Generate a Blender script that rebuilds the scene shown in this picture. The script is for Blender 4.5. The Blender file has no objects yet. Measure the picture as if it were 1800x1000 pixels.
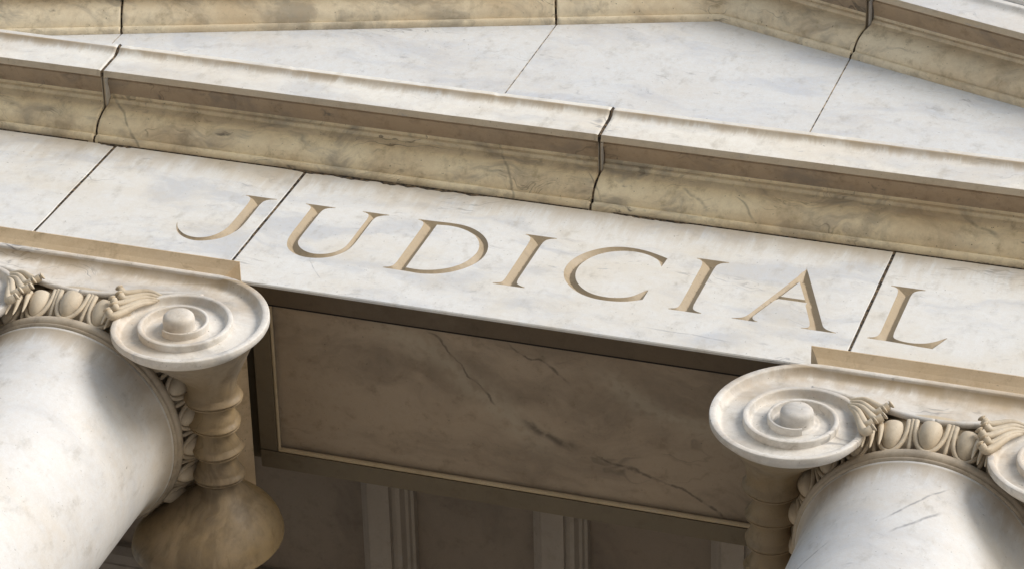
import bpy, bmesh, math, random
from math import sin, cos, pi, radians, sqrt, exp, floor
from mathutils import Vector, Matrix, noise as mnoise
from mathutils.geometry import delaunay_2d_cdt
random.seed(7)
S = bpy.context.scene
COL = S.collection

# ------------------------------------------------------------------ camera
cam_d = bpy.data.cameras.new('camera'); cam = bpy.data.objects.new('camera', cam_d); COL.objects.link(cam)
V = Vector((-0.2849748, 0.49215331, 0.82254148)); RT = Vector((0.94866126, 0.02195964, 0.31553064)); UP = Vector((-0.13722673, -0.87023152, 0.47314473))
CP = Vector((3.15681681, -5.19156598, -8.44680852))
cam.matrix_world = Matrix(((RT.x, UP.x, -V.x, CP.x), (RT.y, UP.y, -V.y, CP.y), (RT.z, UP.z, -V.z, CP.z), (0, 0, 0, 1)))
cam_d.sensor_width = 36.0; cam_d.lens = 5585.59 / 1800 * 36; cam_d.clip_start = 0.1; cam_d.clip_end = 2000
S.camera = cam
# ------------------------------------------------------------------ sky, sun, exposure
SUN_EL, SUN_AZ = radians(28), radians(44)          # azimuth: towards +X of straight-on
sdir = Vector((sin(SUN_AZ) * cos(SUN_EL), -cos(SUN_AZ) * cos(SUN_EL), sin(SUN_EL)))
W = bpy.data.worlds.new('World'); S.world = W; W.use_nodes = True
nt = W.node_tree; nt.nodes.clear()
sky = nt.nodes.new('ShaderNodeTexSky'); sky.sky_type = 'NISHITA'; sky.sun_disc = False
sky.sun_elevation = SUN_EL; sky.sun_rotation = math.atan2(sdir.x, sdir.y); sky.air_density = 1.0; sky.dust_density = 1.0; sky.ozone_density = 1.0
bg = nt.nodes.new('ShaderNodeBackground'); bg.inputs['Strength'].default_value = 0.13
wo = nt.nodes.new('ShaderNodeOutputWorld')
nt.links.new(sky.outputs[0], bg.inputs[0]); nt.links.new(bg.outputs[0], wo.inputs[0])
sl = bpy.data.lights.new('sun', 'SUN'); sl.energy = 2.4; sl.angle = radians(30); sl.color = (1.0, 0.955, 0.895)
sun = bpy.data.objects.new('sun', sl); COL.objects.link(sun); sun.location = (5, -12, 12)
sun.rotation_euler = sdir.to_track_quat('Z', 'Y').to_euler()
S.view_settings.view_transform = 'Standard'; S.view_settings.look = 'None'; S.view_settings.exposure = 0.2; S.view_settings.gamma = 1.0
S.cycles.max_bounces = 8; S.cycles.diffuse_bounces = 5

# ------------------------------------------------------------------ node helpers
class NT:
    def __init__(s, name):
        s.m = bpy.data.materials.new(name); s.m.use_nodes = True; s.t = s.m.node_tree; s.t.nodes.clear()
        s.out = s.t.nodes.new('ShaderNodeOutputMaterial'); s.b = s.t.nodes.new('ShaderNodeBsdfPrincipled')
        s.t.links.new(s.b.outputs[0], s.out.inputs[0])
        s.pos = s.n('ShaderNodeNewGeometry').outputs['Position']
        s.rnd = s.n('ShaderNodeObjectInfo').outputs['Random']
    def n(s, k): return s.t.nodes.new(k)
    def put(s, sock, v):
        if isinstance(v, bpy.types.NodeSocket): s.t.links.new(v, sock)
        else: sock.default_value = v
    def math(s, op, a, b=None, c=None, clamp=False):
        n = s.n('ShaderNodeMath'); n.operation = op; n.use_clamp = clamp; s.put(n.inputs[0], a)
        if b is not None: s.put(n.inputs[1], b)
        if c is not None: s.put(n.inputs[2], c)
        return n.outputs[0]
    def vm(s, op, a, b=None, sc=None):
        n = s.n('ShaderNodeVectorMath'); n.operation = op; s.put(n.inputs[0], a)
        if b is not None: s.put(n.inputs[1], b)
        if sc is not None: s.put(n.inputs['Scale'], sc)
        return n.outputs['Value'] if op in ('DOT_PRODUCT', 'LENGTH') else n.outputs[0]
    def map(s, v, rot=(0, 0, 0), sc=(1, 1, 1), loc=(0, 0, 0)):
        n = s.n('ShaderNodeMapping'); s.put(n.inputs[0], v); n.inputs['Rotation'].default_value = rot; n.inputs['Scale'].default_value = sc; n.inputs['Location'].default_value = loc
        return n.outputs[0]
    def noise(s, v, sc, det=4, rough=.55, dist=0):
        n = s.n('ShaderNodeTexNoise'); s.put(n.inputs['Vector'], v); n.inputs['Scale'].default_value = sc; n.inputs['Detail'].default_value = det
        n.inputs['Roughness'].default_value = rough; n.inputs['Distortion'].default_value = dist
        return n.outputs
    def ramp(s, v, lo, hi, a=0., b=1.):
        n = s.n('ShaderNodeMapRange'); n.interpolation_type = 'SMOOTHSTEP'; s.put(n.inputs[0], v)
        n.inputs[1].default_value = lo; n.inputs[2].default_value = hi; n.inputs[3].default_value = a; n.inputs[4].default_value = b
        return n.outputs[0]
    def mix(s, f, a, b, mode='MIX'):
        n = s.n('ShaderNodeMix'); n.data_type = 'RGBA'; n.blend_type = mode; s.put(n.inputs[0], f)
        s.put(n.inputs[6], a if isinstance(a, bpy.types.NodeSocket) else (*a, 1)); s.put(n.inputs[7], b if isinstance(b, bpy.types.NodeSocket) else (*b, 1))
        return n.outputs[2]
    def vein(s, p0, p1, width=.006, amp=.05, fade=.25):
        """mask of one long wandering vein between two world points"""
        p0 = Vector(p0); p1 = Vector(p1); d = p1 - p0; L = d.length; d.normalize()
        q = s.vm('SUBTRACT', s.pos, tuple(p0))
        t = s.vm('DOT_PRODUCT', q, tuple(d))
        w1 = s.noise(s.pos, 2.2, 3)['Color']; w2 = s.noise(s.pos, 14, 4)['Color']
        q2 = s.vm('ADD', q, s.vm('SCALE', s.vm('SUBTRACT', w1, (.5, .5, .5)), sc=amp * 7))
        q2 = s.vm('ADD', q2, s.vm('SCALE', s.vm('SUBTRACT', w2, (.5, .5, .5)), sc=amp * 1.1))
        t2 = s.vm('DOT_PRODUCT', q2, tuple(d))
        perp = s.vm('SUBTRACT', q2, s.vm('SCALE', tuple(d), sc=t2))
        perp = s.vm('MULTIPLY', perp, (1, 1, 0) if abs(p0.z - p1.z) < .01 else (1, 0, 1))
        dist = s.vm('LENGTH', perp)
        m = s.ramp(dist, 0, width, 1, 0)
        e = s.math('MULTIPLY', s.ramp(t, 0, L * fade), s.ramp(t, L * (1 - fade), L, 1, 0))
        br = s.ramp(s.noise(s.pos, 30, 2)['Fac'], .35, .55, .35, 1)
        return s.math('MULTIPLY', s.math('MULTIPLY', m, e), br)

def marble(name, base=(.74, .735, .72), cloud=(.50, .53, .58), vein=(.16, .165, .18), warm=(.62, .52, .38),
           cl=.55, vn=.8, wm=.35, rot=(0, radians(-12), 0), sc=(1, 1, 3.2), rough=.5, bump=.12, grime=.0, extra=None, fleck=1.0, dens=0.0, solo=True, c_lo=.42, c_hi=.72, mott=1.0, cs=1.7):
    k = NT(name)
    off = k.vm('SCALE', (3.1, 7.7, 5.3), sc=k.rnd) if solo else (0, 0, 0)
    p = k.vm('ADD', k.pos, off)
    wv = k.vm('SCALE', k.vm('SUBTRACT', k.noise(p, 1.7, 4)['Color'], (.5, .5, .5)), sc=.5)
    pw = k.vm('ADD', p, wv)
    pm = k.map(pw, rot, sc)
    c1 = k.noise(pm, cs, 6, .62)['Fac']
    col = k.mix(k.math('MULTIPLY', k.ramp(c1, c_lo, c_hi), cl), base, cloud)
    w1 = k.noise(k.map(p, (0, 0, 0), (1, 1, 1.4), (4, 2, 9)), 1.9, 6, .65)['Fac']
    col = k.mix(k.math('MULTIPLY', k.ramp(w1, .40, .72), wm), col, warm)
    # thin broken streaks: ridges of stretched noise, kept only where a second noise allows
    def streaks(scale, width, lo, hi, locv):
        r = k.noise(k.map(pw, rot, (sc[0] * .8, sc[1] * .8, sc[2] * 1.7), locv), scale, 3, .5)['Fac']
        ridge = k.ramp(k.math('ABSOLUTE', k.math('SUBTRACT', r, .5)), 0, width, 1, 0)
        gate = k.ramp(k.noise(k.map(p, rot, (1, 1, 1.8), locv), scale * .9, 3, .5)['Fac'], lo, hi)
        return k.math('MULTIPLY', ridge, gate)
    s1 = streaks(2.6, .016, .57 - dens, .72 - dens, (1, 2, 3))
    s2 = streaks(6.0, .026, .60 - dens, .74 - dens, (7, 5, 1))
    col = k.mix(k.math('MULTIPLY', s1, vn), col, vein)
    col = k.mix(k.math('MULTIPLY', s2, vn * .6), col, vein)
    # soft smudgy flecks
    f = k.noise(k.map(pw, rot, (1.3, 1.3, 4.2), (2, 8, 4)), 7.5, 5, .65)['Fac']
    fg = k.noise(p, 2.3, 2)['Fac']
    fm = k.math('MULTIPLY', k.ramp(f, .60, .76), k.ramp(fg, .46, .62))
    col = k.mix(k.math('MULTIPLY', fm, .75 * fleck, clamp=True), col, (vein[0] * 1.9, vein[1] * 1.9, vein[2] * 1.9))
    # crystalline grain
    g = k.noise(k.pos, 210, 2, .6)['Fac']
    g2 = k.noise(k.pos, 45, 4, .65)['Fac']
    col = k.mix(k.ramp(g, .3, .7, .10, 0), col, (base[0] * .45, base[1] * .42, base[2] * .38))
    col = k.mix(k.ramp(g2, .35, .68, .13, 0), col, (warm[0] * .8, warm[1] * .75, warm[2] * .7))
    # fine dirt: small smudges and pits
    d1 = k.noise(k.map(p, (0, 0, 0), (1, 1, .7)), 17, 6, .7)['Fac']
    col = k.mix(k.math('MULTIPLY', k.ramp(d1, .50, .78), .42 * mott), col, (base[0] * .42, base[1] * .38, base[2] * .31))
    d2 = k.noise(p, 95, 2, .5)['Fac']
    col = k.mix(k.math('MULTIPLY', k.ramp(d2, .70, .78), .5 * mott), col, (.12, .10, .075))
    if grime:
        gm = k.ramp(k.noise(k.map(p, (0, 0, 0), (1, 1, .6)), 5.0, 7, .7)['Fac'], .50, .74)
        col = k.mix(k.math('MULTIPLY', gm, grime), col, (.16, .125, .085))
    if extra: col = extra(k, col)
    k.put(k.b.inputs['Base Color'], col)
    k.put(k.b.inputs['Roughness'], k.ramp(g2, .3, .7, rough - .07, rough + .1))
    k.b.inputs['Specular IOR Level'].default_value = .35
    bn = k.n('ShaderNodeBump'); bn.inputs['Strength'].default_value = bump; bn.inputs['Distance'].default_value = .004
    h = k.math('ADD', k.math('MULTIPLY', g2, 1.0), k.math('ADD', k.math('MULTIPLY', g, .25), k.math('MULTIPLY', k.noise(k.pos, 9, 4)['Fac'], 1.5)))
    k.put(bn.inputs['Height'], h); k.put(k.b.inputs['Normal'], bn.outputs[0])
    return k.m

def sep(k):
    n = k.n('ShaderNodeSeparateXYZ'); k.put(n.inputs[0], k.pos); return n.outputs
def runoff_shade(ztop, depth, amt, tint=(.47, .36, .22)):
    """brown streaks below a moulding, each of its own length: run-off stains and painted shade"""
    def f(k, col):
        x, y, z = sep(k)
        st = k.noise(k.map(k.vm('ADD', k.pos, k.vm('SCALE', k.noise(k.pos, 3, 3)['Color'], sc=.06)), (0, 0, radians(0)), (7, 1, .8)), 2.6, 6, .72)['Fac']
        ln = k.math('MULTIPLY', k.ramp(st, .3, .72, .25, 1.5), depth)
        d = k.math('SUBTRACT', ztop, z)
        m = k.math('SUBTRACT', 1.0, k.math('DIVIDE', d, ln), clamp=True)
        m = k.math('POWER', m, 1.3)
        m = k.math('MULTIPLY', m, k.ramp(d, -.004, .001))
        m = k.math('MULTIPLY', m, k.ramp(k.noise(k.pos, 7, 5)['Fac'], .3, .65, .55, 1))
        return k.mix(k.math('MULTIPLY', m, amt), col, tint)
    return f
def chain(*fs):
    def f(k, col):
        for g in fs: col = g(k, col)
        return col
    return f
def veins(lst, colr=(.10, .09, .08), a=.85):
    def f(k, col):
        for v in lst: col = k.mix(k.math('MULTIPLY', k.vein(*v), a), col, colr)
        return col
    return f

def pale_front(k, col):
    # paler stone at the street end of the bolsters, browner towards the back
    x, y, z = sep(k)
    n = k.noise(k.map(k.pos, (0, 0, 0), (3, 1, 3)), 3.0, 5, .65)['Fac']
    m = k.ramp(k.math('ADD', y, k.math('MULTIPLY', k.math('SUBTRACT', n, .5), .35)), .04, .20, 1, 0)
    return k.mix(k.math('MULTIPLY', m, .22), col, (.62, .56, .48))
M = {}
M['frieze'] = marble('white_marble_face', base=(.765, .765, .75), extra=chain(runoff_shade(.80, .20, .62), veins([((.62, 0, .085), (.98, 0, .065), .005, .015), ((-.57, 0, .20), (-.47, 0, .08), .003, .01)], (.25, .26, .29), .5)), wm=.5, warm=(.68, .60, .46), vn=.6, cl=.62, fleck=1.3, c_lo=.46, c_hi=.64, rot=(0, radians(14), 0))
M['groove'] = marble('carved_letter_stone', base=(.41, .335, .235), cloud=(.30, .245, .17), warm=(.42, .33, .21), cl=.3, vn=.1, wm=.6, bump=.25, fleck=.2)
M['tymp'] = marble('tympanum_marble', fleck=1.3, c_lo=.44, c_hi=.64, base=(.70, .715, .725), cloud=(.50, .54, .61), wm=.22, cl=.6, vn=.7)
M['corona'] = marble('corona_marble', base=(.87, .85, .79), wm=.35, warm=(.70, .60, .46), vn=.6, extra=runoff_shade(1.062, .036, .95, (.44, .33, .20)))  # cavetto below the lip: tan stain with its shade painted in as streaks
M['corona_rake'] = marble('rake_corona_marble', base=(.78, .77, .75), wm=.2, warm=(.70, .60, .46), vn=.6)
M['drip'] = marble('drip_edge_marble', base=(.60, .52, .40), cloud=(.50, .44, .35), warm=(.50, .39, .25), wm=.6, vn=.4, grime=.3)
TAN = dict(base=(.90, .79, .56), cloud=(.37, .34, .28), warm=(.60, .45, .27), vein=(.09, .08, .065), cl=.85, wm=.7, vn=.9, rough=.6, bump=.3, rot=(0, radians(48), 0), sc=(1, 1, 3.6), c_lo=.47, c_hi=.68, fleck=1.7, mott=1.7, cs=3.4)
M['tan'] = marble('ochre_weathered_marble', grime=.45, dens=.05, extra=veins([((-.17, 0, 1.01), (.07, 0, .69), .006, .02, .15), ((.55, 0, .90), (.66, 0, .82), .008, .02), ((1.51, 0, .93), (1.67, 0, .86), .012, .02), ((-1.64, 0, 1.01), (-1.37, 0, .70), .007, .02), ((-.69, 0, 1.06), (-.46, 0, .91), .010, .03), ((.19, 0, .92), (.29, 0, .82), .004, .01), ((.73, 0, .90), (.83, 0, .82), .006, .02)], (.14, .13, .11), .5), **TAN)
M['tan_rake'] = marble('ochre_rake_marble', grime=.30, **{**TAN, 'base': (.84, .75, .57)})
M['tan_shade'] = marble('shaded_hollow_marble', grime=.30, **{**TAN, 'base': (.43, .335, .235), 'cloud': (.25, .215, .175), 'warm': (.42, .31, .20)})  # tan stone darkened: shade under the corona put into the hollow's colour
M['abacus'] = marble('abacus_marble', base=(.66, .52, .345), cloud=(.58, .46, .32), warm=(.48, .34, .19), vein=(.20, .14, .09), cl=.7, wm=.7, vn=.7, dens=.05, grime=.25, mott=1.6, rot=(0, radians(-20), 0), sc=(1, 1, 4))
M['column'] = marble('column_marble', solo=False, base=(.71, .71, .705), cloud=(.50, .51, .53), warm=(.66, .56, .42), cl=.5, wm=.5, vn=.1, rot=(0, radians(-52), 0), sc=(1.2, 1.2, 3.4), fleck=.5,
    extra=chain(runoff_shade(-.475, .10, .75, (.42, .33, .22)), veins([((1.62, 0, -.80), (1.80, 0, -.52), .006, .012), ((1.66, 0, -.85), (1.80, 0, -.66), .007, .012), ((1.36, 0, -1.02), (1.50, 0, -.84), .006, .012)], (.26, .26, .27), .8)))
M['capital'] = marble('capital_marble', solo=False, extra=runoff_shade(-.078, .075, .95, (.40, .30, .18)), base=(.76, .735, .69), cloud=(.42, .42, .42), warm=(.50, .38, .24), cl=.7, wm=.8, vn=.9, c_lo=.46, c_hi=.66, mott=1.3, rot=(0, radians(-40), 0), fleck=.7, rough=.55)  # stain and painted shade below the channel's upper rim
M['carving'] = marble('carved_ornament_marble', solo=False, base=(.64, .56, .44), cloud=(.42, .37, .30), warm=(.50, .38, .23), cl=.4, wm=.7, vn=.2, grime=.5, rough=.6)
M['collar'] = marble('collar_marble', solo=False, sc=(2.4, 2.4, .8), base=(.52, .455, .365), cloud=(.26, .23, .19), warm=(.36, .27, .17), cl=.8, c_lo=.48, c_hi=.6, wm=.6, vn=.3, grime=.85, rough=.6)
M['bolster'] = marble('bolster_marble', base=(.25, .19, .12), cloud=(.07, .053, .034), warm=(.34, .235, .10), vein=(.18, .13, .07), cl=.65, wm=.6, vn=.9, rot=(0, 0, radians(40)), sc=(4.5, 1, 1.6), grime=.5, c_lo=.44, c_hi=.60, fleck=1.4, mott=1.4, extra=pale_front)
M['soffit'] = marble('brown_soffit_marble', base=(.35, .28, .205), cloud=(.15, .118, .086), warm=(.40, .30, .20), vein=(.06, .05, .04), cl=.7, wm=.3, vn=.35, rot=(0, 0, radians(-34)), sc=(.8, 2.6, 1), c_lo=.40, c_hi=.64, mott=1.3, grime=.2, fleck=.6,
    extra=chain(veins([((-.32, .03, 0), (.42, .52, 0), .085, .03, .2), ((.45, .16, 0), (1.1, .42, 0), .06, .03, .2)], (.40, .345, .26), .5), veins([((-.10, .11, 0), (.17, .345, 0), .006, .03, .1), ((.50, .44, 0), (1.08, .70, 0), .009, .035, .1), ((.22, .37, 0), (.46, .475, 0), .028, .03, .3), ((.17, .10, 0), (.42, .25, 0), .006, .03, .3)], (.075, .058, .045), .75)))
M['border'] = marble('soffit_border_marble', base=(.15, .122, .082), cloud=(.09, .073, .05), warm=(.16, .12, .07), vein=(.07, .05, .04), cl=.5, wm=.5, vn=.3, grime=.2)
M['under'] = marble('dark_underside_marble', base=(.10, .072, .045), cloud=(.065, .046, .03), warm=(.13, .09, .05), vein=(.04, .03, .02), cl=.6, wm=.5, vn=.2, grime=.3)  # darker base for the underside of the inscribed blocks
M['bead'] = marble('soffit_bead_marble', base=(.50, .40, .26), cloud=(.30, .24, .15), warm=(.40, .30, .17), cl=.4, wm=.4, vn=.1)
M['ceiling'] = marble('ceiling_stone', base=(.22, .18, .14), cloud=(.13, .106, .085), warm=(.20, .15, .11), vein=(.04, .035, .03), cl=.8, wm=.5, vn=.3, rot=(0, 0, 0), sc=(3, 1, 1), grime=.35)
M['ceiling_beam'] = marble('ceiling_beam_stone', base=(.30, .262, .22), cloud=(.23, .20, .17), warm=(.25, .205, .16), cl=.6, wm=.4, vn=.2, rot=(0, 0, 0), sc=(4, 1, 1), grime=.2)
M['wall'] = marble('building_wall_stone', base=(.50, .45, .37))
k = NT('dark_mortar'); mc = k.mix(k.ramp(k.noise(k.pos, 60, 5)['Fac'], .40, .68), (.014, .010, .007), (.20, .14, .08)); k.put(k.b.inputs['Base Color'], mc); k.b.inputs['Roughness'].default_value = .95; M['mortar'] = k.m
k = NT('joint_shade'); k.b.inputs['Base Color'].default_value = (.012, .009, .006, 1); k.b.inputs['Roughness'].default_value = .95; M['groove_shade'] = k.m
k = NT('pale_mortar'); mc = k.mix(k.ramp(k.noise(k.pos, 40, 5)['Fac'], .42, .6), (.05, .04, .03), (.42, .33, .22)); k.put(k.b.inputs['Base Color'], mc); k.b.inputs['Roughness'].default_value = .95; M['mortar2'] = k.m
k = NT('plaza_paving'); br = k.n('ShaderNodeTexBrick'); k.put(br.inputs['Vector'], k.pos); br.inputs['Scale'].default_value = .8
br.inputs['Color1'].default_value = (.52, .47, .40, 1); br.inputs['Color2'].default_value = (.47, .42, .36, 1); br.inputs['Mortar'].default_value = (.2, .17, .13, 1)
k.put(k.b.inputs['Base Color'], k.mix(k.ramp(k.noise(k.pos, 2, 6)['Fac'], .35, .7, 0, .4), br.outputs[0], (.32, .28, .235))); k.b.inputs['Roughness'].default_value = .8; M['ground'] = k.m

# ------------------------------------------------------------------ object helpers
def mesh(name, vs, fs, mat, parent=None, smooth=False, origin=None):
    me = bpy.data.meshes.new(name)
    o = Vector(origin) if origin is not None else Vector((0, 0, 0))
    me.from_pydata([tuple(Vector(v) - o) for v in vs], [], fs); me.validate(); me.update()
    me.materials.append(mat)
    if smooth:
        for p in me.polygons: p.use_smooth = True
    ob = bpy.data.objects.new(name, me); COL.objects.link(ob)
    if parent is not None: ob.parent = parent
    elif origin is not None: ob.location = o
    return ob
def recalc(ob):
    bm = bmesh.new(); bm.from_mesh(ob.data); bmesh.ops.remove_doubles(bm, verts=bm.verts, dist=1e-5); bmesh.ops.recalc_face_normals(bm, faces=bm.faces); bm.to_mesh(ob.data); bm.free(); return ob
def empty(name, loc):
    o = bpy.data.objects.new(name, None); COL.objects.link(o); o.location = loc; o.empty_display_size = .2; return o
def tag(o, label, cat, group=None):
    o['label'] = label; o['category'] = cat
    if group: o['group'] = group
    return o
def box(x0, x1, y0, y1, z0, z1):
    return [(x0, y0, z0), (x1, y0, z0), (x1, y1, z0), (x0, y1, z0), (x0, y0, z1), (x1, y0, z1), (x1, y1, z1), (x0, y1, z1)], [(0, 3, 2, 1), (4, 5, 6, 7), (0, 1, 5, 4), (1, 2, 6, 5), (2, 3, 7, 6), (3, 0, 4, 7)]
def join(*parts):
    vs = []; fs = []
    for v, f in parts:
        n = len(vs); vs += list(v); fs += [tuple(i + n for i in q) for q in f]
    return vs, fs
def sharp(ob, ang=35):
    """smooth shading with hard edges past an angle"""
    bm = bmesh.new(); bm.from_mesh(ob.data)
    for f in bm.faces: f.smooth = True
    for e in bm.edges:
        if len(e.link_faces) == 2 and e.calc_face_angle(0) > radians(ang): e.smooth = False
    bm.to_mesh(ob.data); bm.free(); return ob
def wob(x, s, seed=0): return mnoise.noise(Vector((x * s, seed * 3.7, seed)))

# ------------------------------------------------------------------ the setting: ground, steps, building behind
g = mesh('ground', [(-400, -400, -10), (400, -400, -10), (400, 400, -10), (-400, 400, -10)], [(0, 1, 2, 3)], M['ground']); g['kind'] = 'structure'
parts = []
for i in range(7): parts.append(box(-5.2 - .32 * i, 5.7 + .32 * i, -.5 - .32 * i, 14, -10 + .002, -7.9 - .3 * i - (.004 if i else 0)))
st = mesh('podium_steps', *join(*parts), M['wall']); st['kind'] = 'structure'
v, f = join(box(-4.6, -.45, 3.1, 3.6, -7.9, .42), box(.95, 5.1, 3.1, 3.6, -7.9, .42), box(-.45, .95, 3.1, 3.6, -4.2, .42), box(-.47, .97, 3.5, 3.62, -7.9, -4.2))
wl = tag(mesh('building_wall', v, f, M['wall']), 'plain stone wall of the building at the back of the portico, behind the columns', 'wall')

# ------------------------------------------------------------------ carved capitals: outlines in metres on the wall face
def catmull(P, n=7):
    out = []; m = len(P)
    if m < 3: return [tuple(p) for p in P]
    for i in range(m - 1):
        p0 = P[i - 1] if i else (2 * P[0][0] - P[1][0], 2 * P[0][1] - P[1][1]); p1 = P[i]; p2 = P[i + 1]
        p3 = P[i + 2] if i + 2 < m else (2 * p2[0] - p1[0], 2 * p2[1] - p1[1])
        for j in range(n):
            t = j / n
            out.append(tuple(.5 * (2 * p1[a] + (p2[a] - p0[a]) * t + (2 * p0[a] - 5 * p1[a] + 4 * p2[a] - p3[a]) * t * t + (3 * p1[a] - p0[a] - 3 * p2[a] + p3[a]) * t ** 3) for a in (0, 1)))
    out.append(tuple(P[-1])); return out
def path(*runs):
    pts = []
    for r in runs:
        for p in (catmull(r) if len(r) > 2 else r):
            if not pts or (abs(p[0] - pts[-1][0]) + abs(p[1] - pts[-1][1])) > 1e-4: pts.append(p)
    if abs(pts[0][0] - pts[-1][0]) + abs(pts[0][1] - pts[-1][1]) < 1e-4: pts.pop()
    # resample long edges
    out = []
    for i, p in enumerate(pts):
        q = pts[(i + 1) % len(pts)]; d = math.hypot(q[0] - p[0], q[1] - p[1]); n = max(1, int(d / .008))
        for j in range(n): out.append((p[0] + (q[0] - p[0]) * j / n, p[1] + (q[1] - p[1]) * j / n))
    return out
def letter_I(x0, sl=.086, sr=.198):
    a = x0
    return [path([(a, .574), (a + .112, .574)], [(a + .112, .569), (a + .092, .562), (a + .078, .545), (a + .074, .515)], [(a + .074, .515), (a + .073, .27)],
                 [(a + .073, .27), (a + .077, .245), (a + .09, .232), (a + .111, .224)], [(a + .111, .219), (a, .219)], [(a, .224), (a + .020, .232), (a + .028, .246), (a + .030, .27)],
                 [(a + .030, .27), (a + .029, .515)], [(a + .029, .515), (a + .026, .545), (a + .016, .562), (a, .570)])]
LET = {}
LET['J'] = [path([(-.946, .573), (-.829, .573)], [(-.829, .569), (-.852, .562), (-.868, .545), (-.872, .515)], [(-.872, .515), (-.871, .46), (-.871, .36), (-.880, .310), (-.903, .264), (-.940, .233), (-.985, .217), (-1.030, .226), (-1.068, .254), (-1.090, .292), (-1.100, .324)],
                 [(-1.100, .324), (-1.079, .283), (-1.041, .249), (-.996, .238), (-.958, .252), (-.932, .284), (-.918, .325), (-.915, .37), (-.915, .46), (-.916, .515)], [(-.916, .515), (-.919, .545), (-.928, .561), (-.946, .569)])]
LET['U'] = [path([(-.720, .572), (-.609, .572)], [(-.609, .568), (-.630, .561), (-.644, .545), (-.648, .515)], [(-.648, .515), (-.648, .43), (-.647, .335), (-.640, .296), (-.615, .264), (-.578, .245), (-.540, .246), (-.505, .265), (-.482, .298), (-.474, .338), (-.474, .43), (-.474, .518)],
                 [(-.474, .518), (-.477, .545), (-.487, .561), (-.508, .569)], [(-.508, .573), (-.410, .573)], [(-.410, .569), (-.430, .561), (-.448, .545), (-.453, .518)],
                 [(-.453, .518), (-.453, .44), (-.453, .35), (-.459, .300), (-.477, .262), (-.507, .232), (-.548, .215), (-.592, .214), (-.632, .229), (-.664, .260), (-.682, .305), (-.688, .36), (-.689, .43), (-.690, .515)],
                 [(-.690, .515), (-.692, .545), (-.703, .561), (-.720, .568)])]
LET['D'] = [path([(-.303, .573), (-.243, .574)], [(-.243, .574), (-.190, .577), (-.135, .573), (-.085, .552), (-.040, .512), (-.011, .460), (.000, .402), (-.006, .350), (-.028, .302), (-.066, .258), (-.112, .229), (-.165, .215), (-.215, .216)], [(-.215, .216), (-.303, .218)],
                 [(-.303, .223), (-.284, .231), (-.274, .245), (-.271, .27)], [(-.271, .27), (-.272, .515)], [(-.272, .515), (-.275, .545), (-.285, .561), (-.303, .569)]),
            path([(-.228, .552), (-.228, .240)], [(-.228, .240), (-.185, .238), (-.135, .250), (-.088, .278), (-.055, .318), (-.038, .365), (-.033, .415), (-.047, .470), (-.080, .517), (-.130, .547), (-.180, .557), (-.228, .552)])]
LET['I'] = letter_I(.086)
LET['C'] = [path([(.598, .543), (.594, .482)], [(.594, .482), (.572, .520), (.533, .546), (.483, .557), (.430, .548), (.382, .520), (.347, .475), (.329, .420), (.330, .365), (.348, .315), (.380, .274), (.420, .248), (.465, .238), (.510, .243), (.552, .264), (.590, .318)],
                 [(.596, .319), (.595, .254)], [(.595, .254), (.545, .227), (.493, .216), (.438, .218), (.386, .236), (.341, .270), (.307, .315), (.289, .365), (.287, .415), (.299, .465), (.326, .512), (.365, .550), (.412, .573), (.465, .580), (.525, .571), (.598, .543)])]
LET['I.001'] = letter_I(.692)
LET['A'] = [path([(1.063, .599), (1.071, .585), (1.195, .270)], [(1.195, .270), (1.206, .246), (1.225, .231), (1.253, .223)], [(1.253, .219), (1.137, .219)], [(1.137, .223), (1.155, .229), (1.160, .242), (1.154, .268)], [(1.154, .268), (1.117, .365)], [(1.117, .384), (1.022, .384)], [(1.011, .370), (.978, .275)],
                 [(.978, .275), (.970, .248), (.976, .231), (.992, .223)], [(.992, .219), (.906, .219)], [(.906, .223), (.930, .230), (.946, .245), (.957, .270)], [(.957, .270), (1.047, .545)], [(1.047, .545), (1.052, .570), (1.063, .599)]),
            path([(1.025, .401), (1.106, .401)], [(1.106, .401), (1.061, .512)])]
LET['L'] = [path([(1.356, .574), (1.471, .574)], [(1.471, .569), (1.450, .562), (1.436, .545), (1.432, .515)], [(1.432, .515), (1.431, .275)], [(1.431, .275), (1.436, .246), (1.455, .233), (1.485, .227), (1.515, .229), (1.545, .239), (1.572, .259), (1.600, .289)], [(1.602, .286), (1.570, .209)],
                 [(1.570, .209), (1.52, .211), (1.45, .216), (1.356, .218)], [(1.356, .223), (1.375, .231), (1.386, .246), (1.389, .27)], [(1.389, .27), (1.388, .515)], [(1.388, .515), (1.385, .545), (1.376, .562), (1.356, .569)])]

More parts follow.
